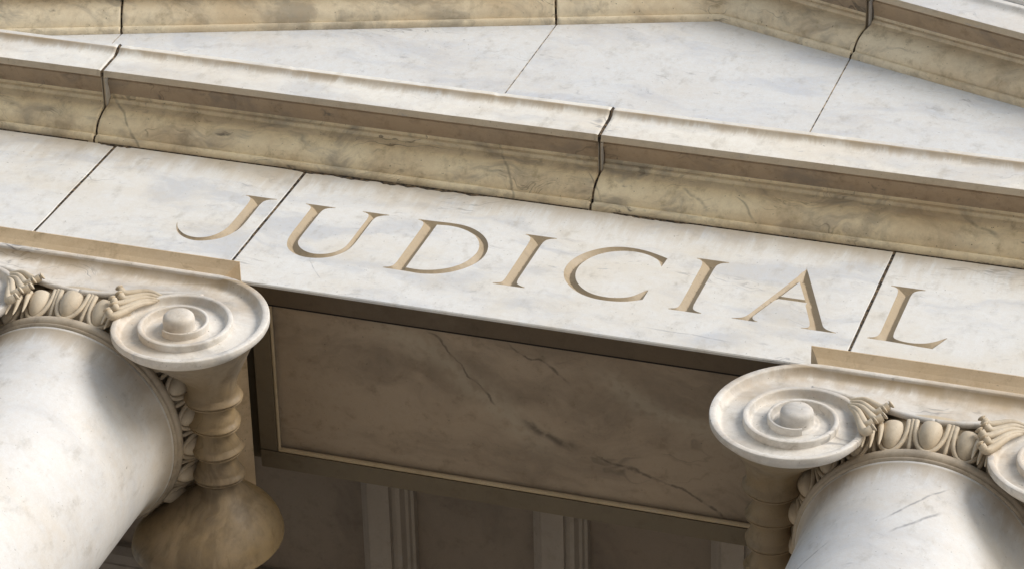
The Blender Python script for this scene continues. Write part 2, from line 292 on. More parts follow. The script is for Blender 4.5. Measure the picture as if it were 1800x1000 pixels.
def inside(p, polys):
    c = False; x, y = p
    for P in polys:
        j = len(P) - 1
        for i in range(len(P)):
            xi, yi = P[i]; xj, yj = P[j]
            if (yi > y) != (yj > y) and x < (xj - xi) * (y - yi) / (yj - yi) + xi: c = not c
            j = i
    return c
def segdist(p, polys):
    b = 9.; x, y = p
    for P in polys:
        for i in range(len(P)):
            ax, ay = P[i - 1]; bx, by = P[i]; dx = bx - ax; dy = by - ay; L = dx * dx + dy * dy
            t = 0 if L < 1e-12 else max(0, min(1, ((x - ax) * dx + (y - ay) * dy) / L))
            d = (x - ax - t * dx) ** 2 + (y - ay - t * dy) ** 2
            if d < b: b = d
    return sqrt(b)
VK = .84
def carve(polys):
    """V-cut interior of one letter: (points, depths, triangles)"""
    pts = [p for P in polys for p in P]; nb = len(pts); edges = []; n = 0
    for P in polys:
        edges += [(n + i, n + (i + 1) % len(P)) for i in range(len(P))]; n += len(P)
    med = []
    for P in polys:
        m = len(P)
        for i in range(m):
            a = P[i - 1]; b = P[(i + 1) % m]; tx = b[0] - a[0]; ty = b[1] - a[1]; L = math.hypot(tx, ty)
            if L < 1e-9: continue
            for s in (1, -1):
                nx, ny = -ty / L * s, tx / L * s
                if not inside((P[i][0] + nx * .0012, P[i][1] + ny * .0012), polys): continue
                t = .0015; lo = t
                while t < .05 and segdist((P[i][0] + nx * t, P[i][1] + ny * t), polys) > t * .985 - 1e-5: lo = t; t += .0012
                if lo > .003: med.append((P[i][0] + nx * lo, P[i][1] + ny * lo))
    keep = []
    for p in med:
        if all((p[0] - q[0]) ** 2 + (p[1] - q[1]) ** 2 > .0030 ** 2 for q in keep): keep.append(p)
    x0 = min(p[0] for p in pts); x1 = max(p[0] for p in pts); z0 = min(p[1] for p in pts); z1 = max(p[1] for p in pts)
    gx = x0
    while gx < x1:
        gz = z0
        while gz < z1:
            p = (gx + random.uniform(-1, 1) * .0005, gz + random.uniform(-1, 1) * .0005)
            if inside(p, polys) and segdist(p, polys) > .0035 and all((p[0] - q[0]) ** 2 + (p[1] - q[1]) ** 2 > .0042 ** 2 for q in keep): keep.append(p)
            gz += .006
        gx += .006
    allp = [Vector(p) for p in pts + keep]
    vo, eo, fo, *_ = delaunay_2d_cdt(allp, edges, [], 0, 1e-6)
    vo = [(v.x, v.y) for v in vo]
    tri = []
    for t in fo:
        c = (sum(vo[i][0] for i in t) / 3, sum(vo[i][1] for i in t) / 3)
        if inside(c, polys): tri.append(t)
    dep = []
    for v in vo:
        d = segdist(v, polys); dep.append(0 if d < 2e-5 else d * VK + .0006 * mnoise.noise(Vector((v[0] * 90, v[1] * 90, 0))))
    return vo, dep, tri

# ------------------------------------------------------------------ architrave blocks
H = .80; GAP = .0035
def architrave(x0, x1, letters, label):
    x0 += GAP; x1 -= GAP; c = .0035; o = ((x0 + x1) / 2, 0, 0)
    root = empty('architrave_block', o)
    rect = [(x0 + c, c), (x1 - c, c), (x1 - c, H - c), (x0 + c, H - c)]
    pts = [Vector(p) for p in rect]; edges = [(0, 1), (1, 2), (2, 3), (3, 0)]; polys = []
    for L in letters:
        for P in LET[L]:
            n = len(pts); pts += [Vector(p) for p in P]; edges += [(n + i, n + (i + 1) % len(P)) for i in range(len(P))]; polys.append(P)
    vo, eo, fo, *_ = delaunay_2d_cdt(pts, edges, [], 0, 1e-6)
    vs = [(v.x, 0, v.y) for v in vo]; fs = []
    for t in fo:
        cc = (sum(vs[i][0] for i in t) / 3, sum(vs[i][2] for i in t) / 3)
        if not inside(cc, polys): fs.append(tuple(t) if ((vs[t[1]][0] - vs[t[0]][0]) * (vs[t[2]][2] - vs[t[0]][2]) - (vs[t[1]][2] - vs[t[0]][2]) * (vs[t[2]][0] - vs[t[0]][0])) > 0 else tuple(reversed(t)))
    n = len(vs); D = .075
    ring0 = [(x0 + c, 0, c), (x1 - c, 0, c), (x1 - c, 0, H - c), (x0 + c, 0, H - c)]
    ring1 = [(x0, c, 0), (x1, c, 0), (x1, c, H), (x0, c, H)]; ring1 += [(x0, .011, .0), (x1, .011, .0), (x1, .011, H), (x0, .011, H)]; ring2 = [(x0, D, 0), (x1, D, 0), (x1, D, H), (x0, D, H)]
    vs += ring0 + ring1 + ring2
    for r in (0, 4, 8):
        for i in range(4): j = (i + 1) % 4; fs.append((n + r + i, n + r + 4 + i, n + r + 4 + j, n + r + j))
    fs.append((n + 12, n + 13, n + 14, n + 15))
    fb = mesh('stone_face', vs, fs, M['frieze'], root, origin=o)
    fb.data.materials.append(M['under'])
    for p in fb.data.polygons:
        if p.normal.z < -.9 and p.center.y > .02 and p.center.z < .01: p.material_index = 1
    for L in letters:
        vo, dep, tri = carve(LET[L])
        fs = [tuple(t) if ((vo[t[1]][0] - vo[t[0]][0]) * (vo[t[2]][1] - vo[t[0]][1]) - (vo[t[1]][1] - vo[t[0]][1]) * (vo[t[2]][0] - vo[t[0]][0])) > 0 else tuple(reversed(t)) for t in tri]
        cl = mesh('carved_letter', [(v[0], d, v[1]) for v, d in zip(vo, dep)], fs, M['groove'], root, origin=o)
        cl['label'] = 'carved capital letter ' + L[0]
    tag(root, label, 'stone block', 'marble blocks of the inscribed band')
    return root, o
XJ = [-3.7, -1.549, -.810, 1.318, 4.2]
blocks = []
blocks.append(architrave(XJ[0], XJ[1], [], 'blank white marble block left of the letter J, beyond the dark joint'))
blocks.append(architrave(XJ[1], XJ[2], ['J'], 'white marble block carved with only the letter J'))
blocks.append(architrave(XJ[2], XJ[3], ['U', 'D', 'I', 'C', 'I.001', 'A'], 'long white marble block carved with the letters U D I C I A'))
blocks.append(architrave(XJ[3], XJ[4], ['L'], 'white marble block carved with only the letter L above the right column'))
for (root, o), xj in zip(blocks[1:], XJ[1:4]):
    # thin mortar left in the joint, recessed, fuller at some heights
    vs = []; fs = []; N = 60
    for i in range(N + 1):
        z = H * i / N; d = .0016 + .0012 * wob(z, 9, xj); w = GAP + .0010 * (1 + wob(z, 14, xj + 3)) + (.0006 if z > .3 else -.0008)
        vs += [(xj - w, d, z), (xj + w, d, z)]
        if i: fs.append((2 * i - 2, 2 * i - 1, 2 * i + 1, 2 * i))
    mesh('mortar_joint', vs, fs, M['mortar'], root, origin=o)
# body behind the blocks
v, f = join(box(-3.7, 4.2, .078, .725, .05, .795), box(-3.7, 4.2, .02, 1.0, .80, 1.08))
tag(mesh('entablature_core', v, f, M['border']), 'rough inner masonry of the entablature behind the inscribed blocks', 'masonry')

# ------------------------------------------------------------------ soffit between the columns
rt = empty('soffit_slab', (.25, .36, 0))
o = (.25, .36, 0); XL, XR = -.700, 1.200; ML, MR, MF, MB = -.634, 1.134, .080, .657; R_ = .026
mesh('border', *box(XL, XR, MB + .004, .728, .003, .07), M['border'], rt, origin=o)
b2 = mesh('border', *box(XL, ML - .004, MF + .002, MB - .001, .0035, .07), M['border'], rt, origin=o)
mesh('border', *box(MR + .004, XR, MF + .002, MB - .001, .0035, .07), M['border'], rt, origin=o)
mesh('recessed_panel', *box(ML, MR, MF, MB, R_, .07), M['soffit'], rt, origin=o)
def bar(p0, p1, r, n=10, seg=1):
    p0 = Vector(p0); p1 = Vector(p1); d = (p1 - p0).normalized(); u = d.orthogonal().normalized(); w = d.cross(u); vs = []; fs = []
    for s in range(seg + 1):
        c = p0.lerp(p1, s / seg)
        vs += [tuple(c + (u * cos(2 * pi * i / n) + w * sin(2 * pi * i / n)) * r) for i in range(n)]
    for s in range(seg):
        for i in range(n): fs.append((s * n + i, s * n + (i + 1) % n, (s + 1) * n + (i + 1) % n, (s + 1) * n + i))
    return vs, fs
mesh('bead_moulding', *bar((ML, MB - .004, .012), (MR, MB - .004, .012), .0085), M['bead'], rt, True, origin=o)
mesh('bead_moulding', *bar((ML + .001, MF, .013), (ML + .001, MB, .013), .006), M['bead'], rt, True, origin=o)
mesh('shadow_joint', [(XL, .0735, -.0006), (XR, .0735, -.0006), (XR, .0795, -.0006), (XL, .0795, -.0006)], [(0, 3, 2, 1)], M['groove_shade'], rt, origin=o)  # the groove's shade put in as a flat dark strip
tag(rt, 'brown veined marble underside slab between the two columns, framed by a thin bead', 'soffit')

# ------------------------------------------------------------------ cornice profile (outward distance, height above its seat)
def arc(p, q, bulge, n=8):
    p = Vector(p); q = Vector(q); d = q - p; nrm = Vector((d.y, -d.x)); out = []
    for i in range(1, n + 1):
        t = i / n; out.append(tuple(p + d * t + nrm * bulge * 4 * t * (1 - t)))
    return out
PROF_BED = [(-.02, .002), (.006, .002), (.014, .003), (.021, .007), (.025, .013), (.024, .020), (.019, .024), (.022, .027)]
PROF_BED += [(.040, .031), (.055, .041), (.068, .055), (.078, .072), (.086, .092), (.091, .112), (.094, .132), (.096, .143), (.103, .144), (.108, .147), (.110, .153), (.108, .158), (.110, .160)]
PROF_BED += [(.122, .160), (.140, .158), (.160, .152), (.178, .146), (.186, .146), (.192, .152), (.200, .154), (.2088, .154)]
I_H = 22
PROF_OVOLO = PROF_BED[:I_H]; PROF_HOLLOW = PROF_BED[I_H - 1:]
PROF_CORONA = [(.2091, .154), (.2095, .1155), (.2105, .1135), (.2115, .1132), (.2325, .1162), (.2345, .1175), (.2352, .121), (.2400, .20), (.2405, .222), (.2425, .236), (.248, .249), (.256, .257), (.2595, .2605), (.2605, .263), (.261, .284), (.259, .2865)]
TOPP = [(.10, .330), (-.10, .345), (-.16, .30), (-.16, .01)]
def cornice_block(x0, x1, label, seed, cap0=True):
    o = ((x0 + x1) / 2, 0, H); root = empty('cornice_block', o); g = .004
    dx = .004 * random.uniform(-1, 1); dy = .002 * random.uniform(-1, 1)
    n = max(2, int((x1 - x0) / .012))
    for nm, P, mt in (('bed_moulding', PROF_OVOLO, M['tan']), ('hollow_moulding', PROF_HOLLOW, M['tan_shade']), ('drip_edge', PROF_CORONA[:6], M['drip']), ('corona', PROF_CORONA[5:] + TOPP[:1], M['corona'])):
        vs = []; fs = []; m = len(P)
        xl = x1 - x0 - 2 * g; xs_ = [x0 + g + q for q in (0, .003, .007, .014)] + [x0 + g + xl * i / n for i in range(1, n)] + [x1 - g - q for q in (.014, .007, .003, 0)]
        for i, x in enumerate(xs_):
            t = min(i, len(xs_) - 1 - i)
            for j, (a, b) in enumerate(P):
                wv = .0011 * wob(x, 2, seed) + .0004 * wob(x, 17, seed) - (.012 * max(0, wob(x, 23, seed) - .45) if nm == 'corona' and len(P) - 6 < j < len(P) - 1 else 0)
                er = (-.006, -.0015, -.0004)[t] if t < 3 else 0       # worn arris at the joint
                xx = x + (0 if t else (.0012 if i == 0 else -.0012) * wob(j * .7, 1.3, seed))
                vs.append((xx, -(a + er + wv + dy), H + b + wv * .4))
        n_ = len(xs_) - 1
        for i in range(n_):
            for j in range(m - 1): fs.append((i * m + j, (i + 1) * m + j, (i + 1) * m + j + 1, i * m + j + 1))
        # end caps run back into the stone so that the joint is deep
        for e, sgn in ((0, 1), (n_, -1)):
            bk = len(vs); xe = vs[e * m][0]
            for j in range(m): vs.append((xe, .06, vs[e * m + j][2]))
            for j in range(m - 1):
                q = (e * m + j, e * m + j + 1, bk + j + 1, bk + j); fs.append(q if sgn > 0 else tuple(reversed(q)))
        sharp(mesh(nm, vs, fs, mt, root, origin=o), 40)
    mesh('top_slab', *box(x0 + g, x1 - g, -.10, .9, H + .29, H + .33), M['corona'], root, origin=o)
    tag(root, label, 'stone block', 'blocks of the level cornice')
    return root, o
CJ = [-3.7, -1.638, .246, 4.2]
cbl = [cornice_block(CJ[0], CJ[1], 'cornice block at the far left, ending at the dark cracked joint', 1),
       cornice_block(CJ[1], CJ[2], 'middle cornice block above the letters J U D, between two dark joints', 2),
       cornice_block(CJ[2], CJ[3], 'right cornice block above the letters C I A L', 3)]
for (root, o), xj in zip(cbl[1:], CJ[1:3]):
    P = PROF_BED + PROF_CORONA; vs = []; fs = []
    for j, (a, b) in enumerate(P):
        wd = .0062 + .001 * wob(j * .5, 1.1, xj); c = xj + .0016 * wob(j * .4, 1.5, xj + 2); rc = (.010 if j <= len(PROF_BED) else .0035) + .004 * wob(j * .6, 1.2, xj + 5)
        vs += [(c - wd, -(a - rc), H + b), (c, -(a - rc + .004), H + b), (c + wd, -(a - rc), H + b)]
        if j:
            for q in (0, 1): fs.append((3 * j - 3 + q, 3 * j - 2 + q, 3 * j + 1 + q, 3 * j + q))
    mesh('mortar_joint', vs, fs, M['mortar'], root, origin=o)
# black open seam under the bed moulding, thicker over J-U-D
def seam(x0, x1, th, root, o, seed):
    N = int((x1 - x0) / .006); vs = []; fs = []
    for i in range(N + 1):
        x = x0 + (x1 - x0) * i / N; t = i / N; env = min(1, 6 * t, 6 * (1 - t))
        h = th * env * (.65 + .5 * wob(x, 22, seed) + .35 * wob(x, 75, seed))
        h = max(h, .0004)
        vs += [(x, -.0012, H + .004), (x, -.0022, H - h), (x, .002, H - h)]
        if i:
            for q in (0, 1): fs.append((3 * i - 3 + q, 3 * i - 2 + q, 3 * i + 1 + q, 3 * i + q))
    mesh('open_seam', vs, fs, M['mortar'], root, origin=o)
seam(-1.62, -1.48, .020, *cbl[1], 1); seam(-.92, -.06, .017, *cbl[1], 2); seam(-1.5, -.9, .003, *cbl[1], 6); seam(-.08, .24, .003, *cbl[1], 7); seam(.33, .62, .014, *cbl[2], 3); seam(.6, 2.6, .003, *cbl[2], 4); seam(-3.2, -1.66, .003, *cbl[0], 5)

# ------------------------------------------------------------------ tympanum
YT = .04; XA, ZA, SL = .2467, 2.4973, .3352
def rakez(x): return ZA - abs(x - XA) * SL
TJ = [-3.7, -1.968, -.3555, .8145, 2.4, 4.2]
TL = ['small wedge of white wall stone at the left foot of the gable', 'low left gable wall slab under the level-looking rake', 'tall middle gable wall slab below the apex bend', 'bluish right gable wall slab right of the brown joint', 'outer right gable wall slab beyond the picture edge']
for i in range(5):
    x0, x1 = TJ[i] + .003, TJ[i + 1] - .003
    if i == 4: continue
    xs = [x0] + ([XA] if x0 < XA < x1 else []) + [x1]
    vs = []; m = len(xs)
    for y in (YT, YT + .3):
        vs += [(x, y, 1.0) for x in xs] + [(x, y, max(1.02, rakez(x) + .01)) for x in xs]
    fs = []
    for q in range(m - 1):
        fs += [(q, q + 1, m + q + 1, m + q), (2 * m + q, 3 * m + q, 3 * m + q + 1, 2 * m + q + 1), (m + q, m + q + 1, 3 * m + q + 1, 3 * m + q)]
    fs += [(0, m, 3 * m, 2 * m), (m - 1, 3 * m - 1, 4 * m - 1, 2 * m - 1)]
    ob = mesh('gable_slab', vs, fs, M['tymp'], None, origin=((x0 + x1) / 2, YT, 1.0))
    tag(ob, TL[i], 'stone slab', 'slabs of the gable wall')
    if i:
        xj = TJ[i]; z1 = rakez(xj)
        vs = [(xj - .0035, YT + .004, 1.0), (xj + .0035, YT + .004, 1.0), (xj + .0035, YT + .004, z1), (xj - .0035, YT + .004, z1)]
        mo = mesh('mortar_joint', [tuple(Vector(q) - Vector(ob.location)) for q in vs], [(0, 1, 2, 3)], M['mortar2'], ob)

# ------------------------------------------------------------------ raking cornice
TH = math.atan(SL); CT, ST = cos(TH), sin(TH)
SIMA = [(.262, .287), (.270, .292), (.275, .300), (.272, .309), (.280, .318), (.300, .335), (.318, .360), (.326, .392), (.336, .395), (.337, .425), (.10, .45)]
def rake_block(x0, x1, label, seed):
    root = empty('raking_cornice_block', ((x0 + x1) / 2, YT, rakez((x0 + x1) / 2))); o = tuple(root.location); g = .004
    for nm, P, mt in (('bed_moulding', PROF_OVOLO, M['tan_rake']), ('hollow_moulding', PROF_HOLLOW, M['tan_shade']), ('drip_edge', PROF_CORONA[:6], M['drip']), ('corona', PROF_CORONA[5:], M['corona_rake']), ('crown_moulding', SIMA, M['corona_rake'])):
        xs = []
        n = max(3, int((x1 - x0) / .05))
        xs = sorted(set([x0 + g + (x1 - x0 - 2 * g) * i / n for i in range(n + 1)] + [x0 + g + .004, x0 + g + .012, x1 - g - .012, x1 - g - .004] + ([XA] if x0 < XA < x1 else [])))
        vs = []; fs = []; m = len(P)
        for i, x in enumerate(xs):
            for j, (a, b) in enumerate(P):
                wv = .0016 * wob(x, 3, seed) + .0007 * wob(x + j * .31, 17, seed)
                er = -.005 if i in (0, len(xs) - 1) else 0
                yy = YT - (a + wv + er)
                if abs(x - XA) < 1e-6: xx, zz = XA, ZA + b / CT
                else:
                    sg = 1 if x > XA else -1
                    # joints are cut square to the slope; toward the apex the cut turns plumb
                    f = min(1., abs(x - XA) / .5); xx = x + sg * b * ST * f; zz = rakez(xx) + b / CT
                vs.append((xx, yy, zz))
        for i in range(len(xs) - 1):
            for j in range(m - 1): fs.append((i * m + j, (i + 1) * m + j, (i + 1) * m + j + 1, i * m + j + 1))
        for e, sgn in ((0, 1), (len(xs) - 1, -1)):
            bk = len(vs)
            for j in range(m): vs.append((vs[e * m + j][0], YT + .05, vs[e * m + j][2]))
            for j in range(m - 1):
                q = (e * m + j, e * m + j + 1, bk + j + 1, bk + j); fs.append(q if sgn > 0 else tuple(reversed(q)))
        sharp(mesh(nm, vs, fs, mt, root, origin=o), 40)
    tag(root, label, 'stone block', 'blocks of the sloping cornice')
    return root, o
rb = [rake_block(-3.3, -1.968, 'sloping cornice block at the top left corner, left of the black joint', 11),
      rake_block(-1.968, -.3555, 'sloping cornice block at top, between the two upper left joints', 12),
      rake_block(-.3555, .8145, 'apex cornice block bending at the peak of the gable', 13),
      rake_block(.8145, 3.6, 'sloping cornice block at the top right corner, descending right', 14)]
for (root, o), xj in zip(rb[1:], (-1.968, -.3555, .8145)):
    vs = []; fs = []; sg = 1 if xj > XA else -1
    for j, (a, b) in enumerate(PROF_BED + PROF_CORONA):
        wd = .0058 + .0015 * wob(j * .5, 1.1, xj); rc = .012 + .006 * wob(j * .6, 1.2, xj + 5)
        f = min(1., abs(xj - XA) / .5); xx = xj + sg * b * ST * f; z = rakez(xx) + b / CT
        vs += [(xx - wd, YT - (a - rc), z), (xx, YT - (a - rc + .004), z), (xx + wd, YT - (a - rc), z)]
        if j:
            for q in (0, 1): fs.append((3 * j - 3 + q, 3 * j - 2 + q, 3 * j + 1 + q, 3 * j + q))
    mesh('mortar_joint', vs, fs, M['mortar'], root, origin=o)

# ------------------------------------------------------------------ coffered ceiling of the porch
ZB, ZP = .30, .42
ce = empty('coffered_ceiling', (.25, 2, ZP)); o = (.25, 2, ZP)
mesh('ceiling_panel', *box(-4.2, 4.6, .73, 3.1, ZP, ZP + .08), M['ceiling'], ce, origin=o)
bx = -.436 - .648 * 5
YC0, YC1 = 1.55, 1.70
for i in range(13):
    x = bx + .648 * i
    if x > 4.3: break
    if -2.6 < x < 3.2:
        # flat underside strip, then on each side a stepped moulding climbing into the coffer
        P = [(-.060, ZP), (-.060, ZP - .03), (-.050, ZP - .034), (-.046, ZP - .05), (-.036, ZP - .054), (-.028, ZB + .035), (-.016, ZB + .028), (0, ZB + .026), (0, ZB)]
        P = P + [(.080 - a, b) for a, b in reversed(P)]
        for y0, y1 in ((.729, YC0 - .001), (YC1 + .001, 3.09)):
            vs = [(x + a, y0, b) for a, b in P] + [(x + a, y1, b) for a, b in P]; m = len(P)
            fs = [(j, j + 1, m + j + 1, m + j) for j in range(m - 1)]
            mesh('ceiling_beam', vs, fs, M['ceiling_beam'], ce, origin=o)
P = [(-.085, ZP), (-.085, ZP - .03), (-.066, ZP - .06), (-.040, ZP - .078), (-.036, ZB + .035), (0, ZB + .022), (0, ZB - .004), (.15, ZB - .004), (.15, ZB + .022), (.186, ZB + .035), (.23, ZP)]
vs = [(xx, YC0 + a, b) for xx in (-4.2, 4.6) for a, b in P]; m = len(P)
mesh('cross_beam', vs, [(j, m + j, m + j + 1, j + 1) for j in range(m - 1)], M['ceiling_beam'], ce, origin=o)
tag(ce, 'dim coffered stone ceiling with pale strips seen behind the beam', 'ceiling')

# ------------------------------------------------------------------ columns (built about x = 0, copied)
YCOL, ZBASE = .375, -7.9
CO = (0, YCOL, ZBASE)
def lathe(prof, n=96, cx=0, cy=YCOL):
    vs = []; fs = []; m = len(prof)
    for i in range(n):
        a = 2 * pi * i / n
        vs += [(cx + r * cos(a), cy + r * sin(a), z) for r, z in prof]
    for i in range(n):
        j = (i + 1) % n
        for q in range(m - 1): fs.append((i * m + q, j * m + q, j * m + q + 1, i * m + q + 1))
    return vs, fs
def tube(P, R, n=8, close=True):
    P = [Vector(p) for p in P]; vs = []; fs = []; m = len(P); u = None
    for i, p in enumerate(P):
        d = (P[min(i + 1, m - 1)] - P[max(i - 1, 0)]).normalized()
        u = d.orthogonal().normalized() if u is None else (u - d * u.dot(d)).normalized(); w = d.cross(u); r = R[i] if hasattr(R, '__len__') else R
        vs += [tuple(p + (u * cos(2 * pi * k / n) + w * sin(2 * pi * k / n)) * r) for k in range(n)]
    for i in range(m - 1):
        for k in range(n): fs.append((i * n + k, i * n + (k + 1) % n, (i + 1) * n + (k + 1) % n, (i + 1) * n + k))
    if close: fs.append(tuple(reversed(range(n)))); fs.append(tuple((m - 1) * n + k for k in range(n)))
    return vs, fs
def sph(P, n=4):
    out = []
    for i in range(len(P) - 1):
        a = Vector(P[max(i - 1, 0)]); b = Vector(P[i]); c = Vector(P[i + 1]); d = Vector(P[min(i + 2, len(P) - 1)])
        for j in range(n):
            t = j / n; out.append(.5 * (2 * b + (c - a) * t + (2 * a - 5 * b + 4 * c - d) * t * t + (3 * b - a - 3 * c + d) * t ** 3))
    out.append(Vector(P[-1])); return out

colroot = empty('marble_column', CO)
def cpart(name, vf, mat, parent=colroot, smooth=True, ang=None):
    ob = mesh(name, vf[0], vf[1], mat, parent, smooth, origin=CO)
    if ang: sharp(ob, ang)
    return ob
# shaft with apophyge, base
cpart('shaft', lathe([(.47, -7.55), (.452, -7.5), (.44, -7.42), (.432, -6.5), (.420, -5), (.400, -3.2), (.378, -1.6), (.366, -.85), (.3635, -.62), (.364, -.56), (.367, -.52), (.373, -.492), (.380, -.476), (.384, -.468), (.380, -.462)], 160), M['column'])
cpart('base_moulding', lathe([(.60, -7.9), (.60, -7.78), (.58, -7.775), (.60, -7.74), (.60, -7.70), (.57, -7.66), (.52, -7.64), (.50, -7.61), (.54, -7.59), (.54, -7.56), (.47, -7.545)], 96), M['column'])
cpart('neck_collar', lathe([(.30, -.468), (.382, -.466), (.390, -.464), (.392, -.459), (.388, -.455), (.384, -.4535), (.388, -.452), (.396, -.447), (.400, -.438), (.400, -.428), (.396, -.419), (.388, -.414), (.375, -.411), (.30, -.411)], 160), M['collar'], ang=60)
ech = cpart('echinus', lathe([(.34, -.413), (.352, -.40), (.360, -.38), (.372, -.35), (.388, -.32), (.396, -.30), (.399, -.292), (.409, -.288), (.410, -.24), (.30, -.20), (.30, -.06)], 96), M['carving'])
# abacus: inverted truncated pyramid with slightly hollow sides
AX, AY0, AY1 = .455, -.075, .825
def rr(ins, z): return [(-AX + ins, AY0 + ins, z), (AX - ins, AY0 + ins, z), (AX - ins, AY1 - ins, z), (-AX + ins, AY1 - ins, z)]
vs = []; fs = []
lv = [(.0, .0), (0, -.004), (.002, -.006), (.012, -.018), (.022, -.031), (.031, -.046), (.034, -.0515), (.034, -.054)]
for ins, z in lv: vs += rr(ins, z - .0015)
for q in range(len(lv) - 1):
    for i in range(4): j = (i + 1) % 4; fs.append((4 * q + i, 4 * q + 4 + i, 4 * q + 4 + j, 4 * q + j))
fs += [(0, 1, 2, 3), tuple(4 * (len(lv) - 1) + i for i in (3, 2, 1, 0))]
ab = cpart('abacus', (vs, fs), M['abacus'], smooth=False)
# capital core: block that carries the channel band, hidden behind the scrolls
vs, fs = box(-.42, .42, .0, .75, -.235, -.053)
cpart('capital_core', (vs, fs), M['carving'], smooth=False)

# --- scroll: spiral + channel surface, one sweep
RQ = [.342, .274, .234, .217, .191, .168, .146, .131, .110, .092, .076, .063, .052]
CX, CZ, YF = .405, -.395, -.045
def Rs(q):
    q = max(0, min(12, q)); i = min(11, int(q)); t = q - i
    a = RQ[max(i - 1, 0)] if i else RQ[0] * 1.16; b = RQ[i]; c = RQ[i + 1]; d = RQ[min(i + 2, 12)]
    return .5 * (2 * b + (c - a) * t + (2 * a - 5 * b + 4 * c - d) * t * t + (3 * b - a - 3 * c + d) * t ** 3)
def spt(q, r): a = q * pi / 2; return (CX + r * sin(a), CZ + r * cos(a))
ZTOP = -.0535
def canal(x):          # lower edge of the channel band between the scrolls
    t = abs(x) / CX; t = min(1, t)
    return -.287 + (.287 - .204) * (t * t * (3 - 2 * t))
RIMW = .21
PS = [(0, .012), (.0, .004), (.06, .0006), (.12, 0), (.5, -.0012), (.86, -.0002), (.96, .002), (1.0, .006)]    # rim cross-section, s in rim widths
def section(w, ribw, lift0, lift1, lip=False):
    """list of (fraction across, depth) across one channel"""
    out = [(s * ribw / w, d + lift0) for s, d in PS]
    s0 = ribw / w
    for i in range(1, 15):
        t = i / 14; dd = .026 * (1 - t) ** 1.0 * (1 if t > .12 else t / .12 * 1.0) if False else 0
        dep = .005 + .022 * math.sin(min(1, t / .20) * pi / 2) - .009 * max(0, (t - .20) / .80) ** 1.3
        out.append((s0 + (1 - s0) * t * (.8 + .2 * t) , dep * (.62 + .38 * min(1, w / .1)) + lift0 * (1 - t) + lift1 * t))
    return out
vs = []; fs = []; rows = []
def lift(q): return -.0012 * min(q, 8)
steps = 44
for i in range(steps + 1):                       # straight channel, from the middle out to the scroll
    x = CX * i / steps; zt = ZTOP; zb = canal(x); w = zt - zb
    row = [(x, YF + d, zt - f * w) for f, d in section(w, .022, 0, -.002)]
    rows.append(row)
NQ = 190
for i in range(1, NQ + 1):
    q = 10.3 * i / NQ; ro = Rs(q); ri = Rs(q + 4); w = ro - ri
    rib = .022 * (1 - min(1, q)) + (RIMW * w + .002) * min(1, q)
    row = []
    for f, d in section(w, rib, lift(q), lift(q + 4) * .4 + .002):
        X, Z = spt(q, ro - f * w); row.append((X, YF + d, Z))
    rows.append(row)
m = len(rows[0])
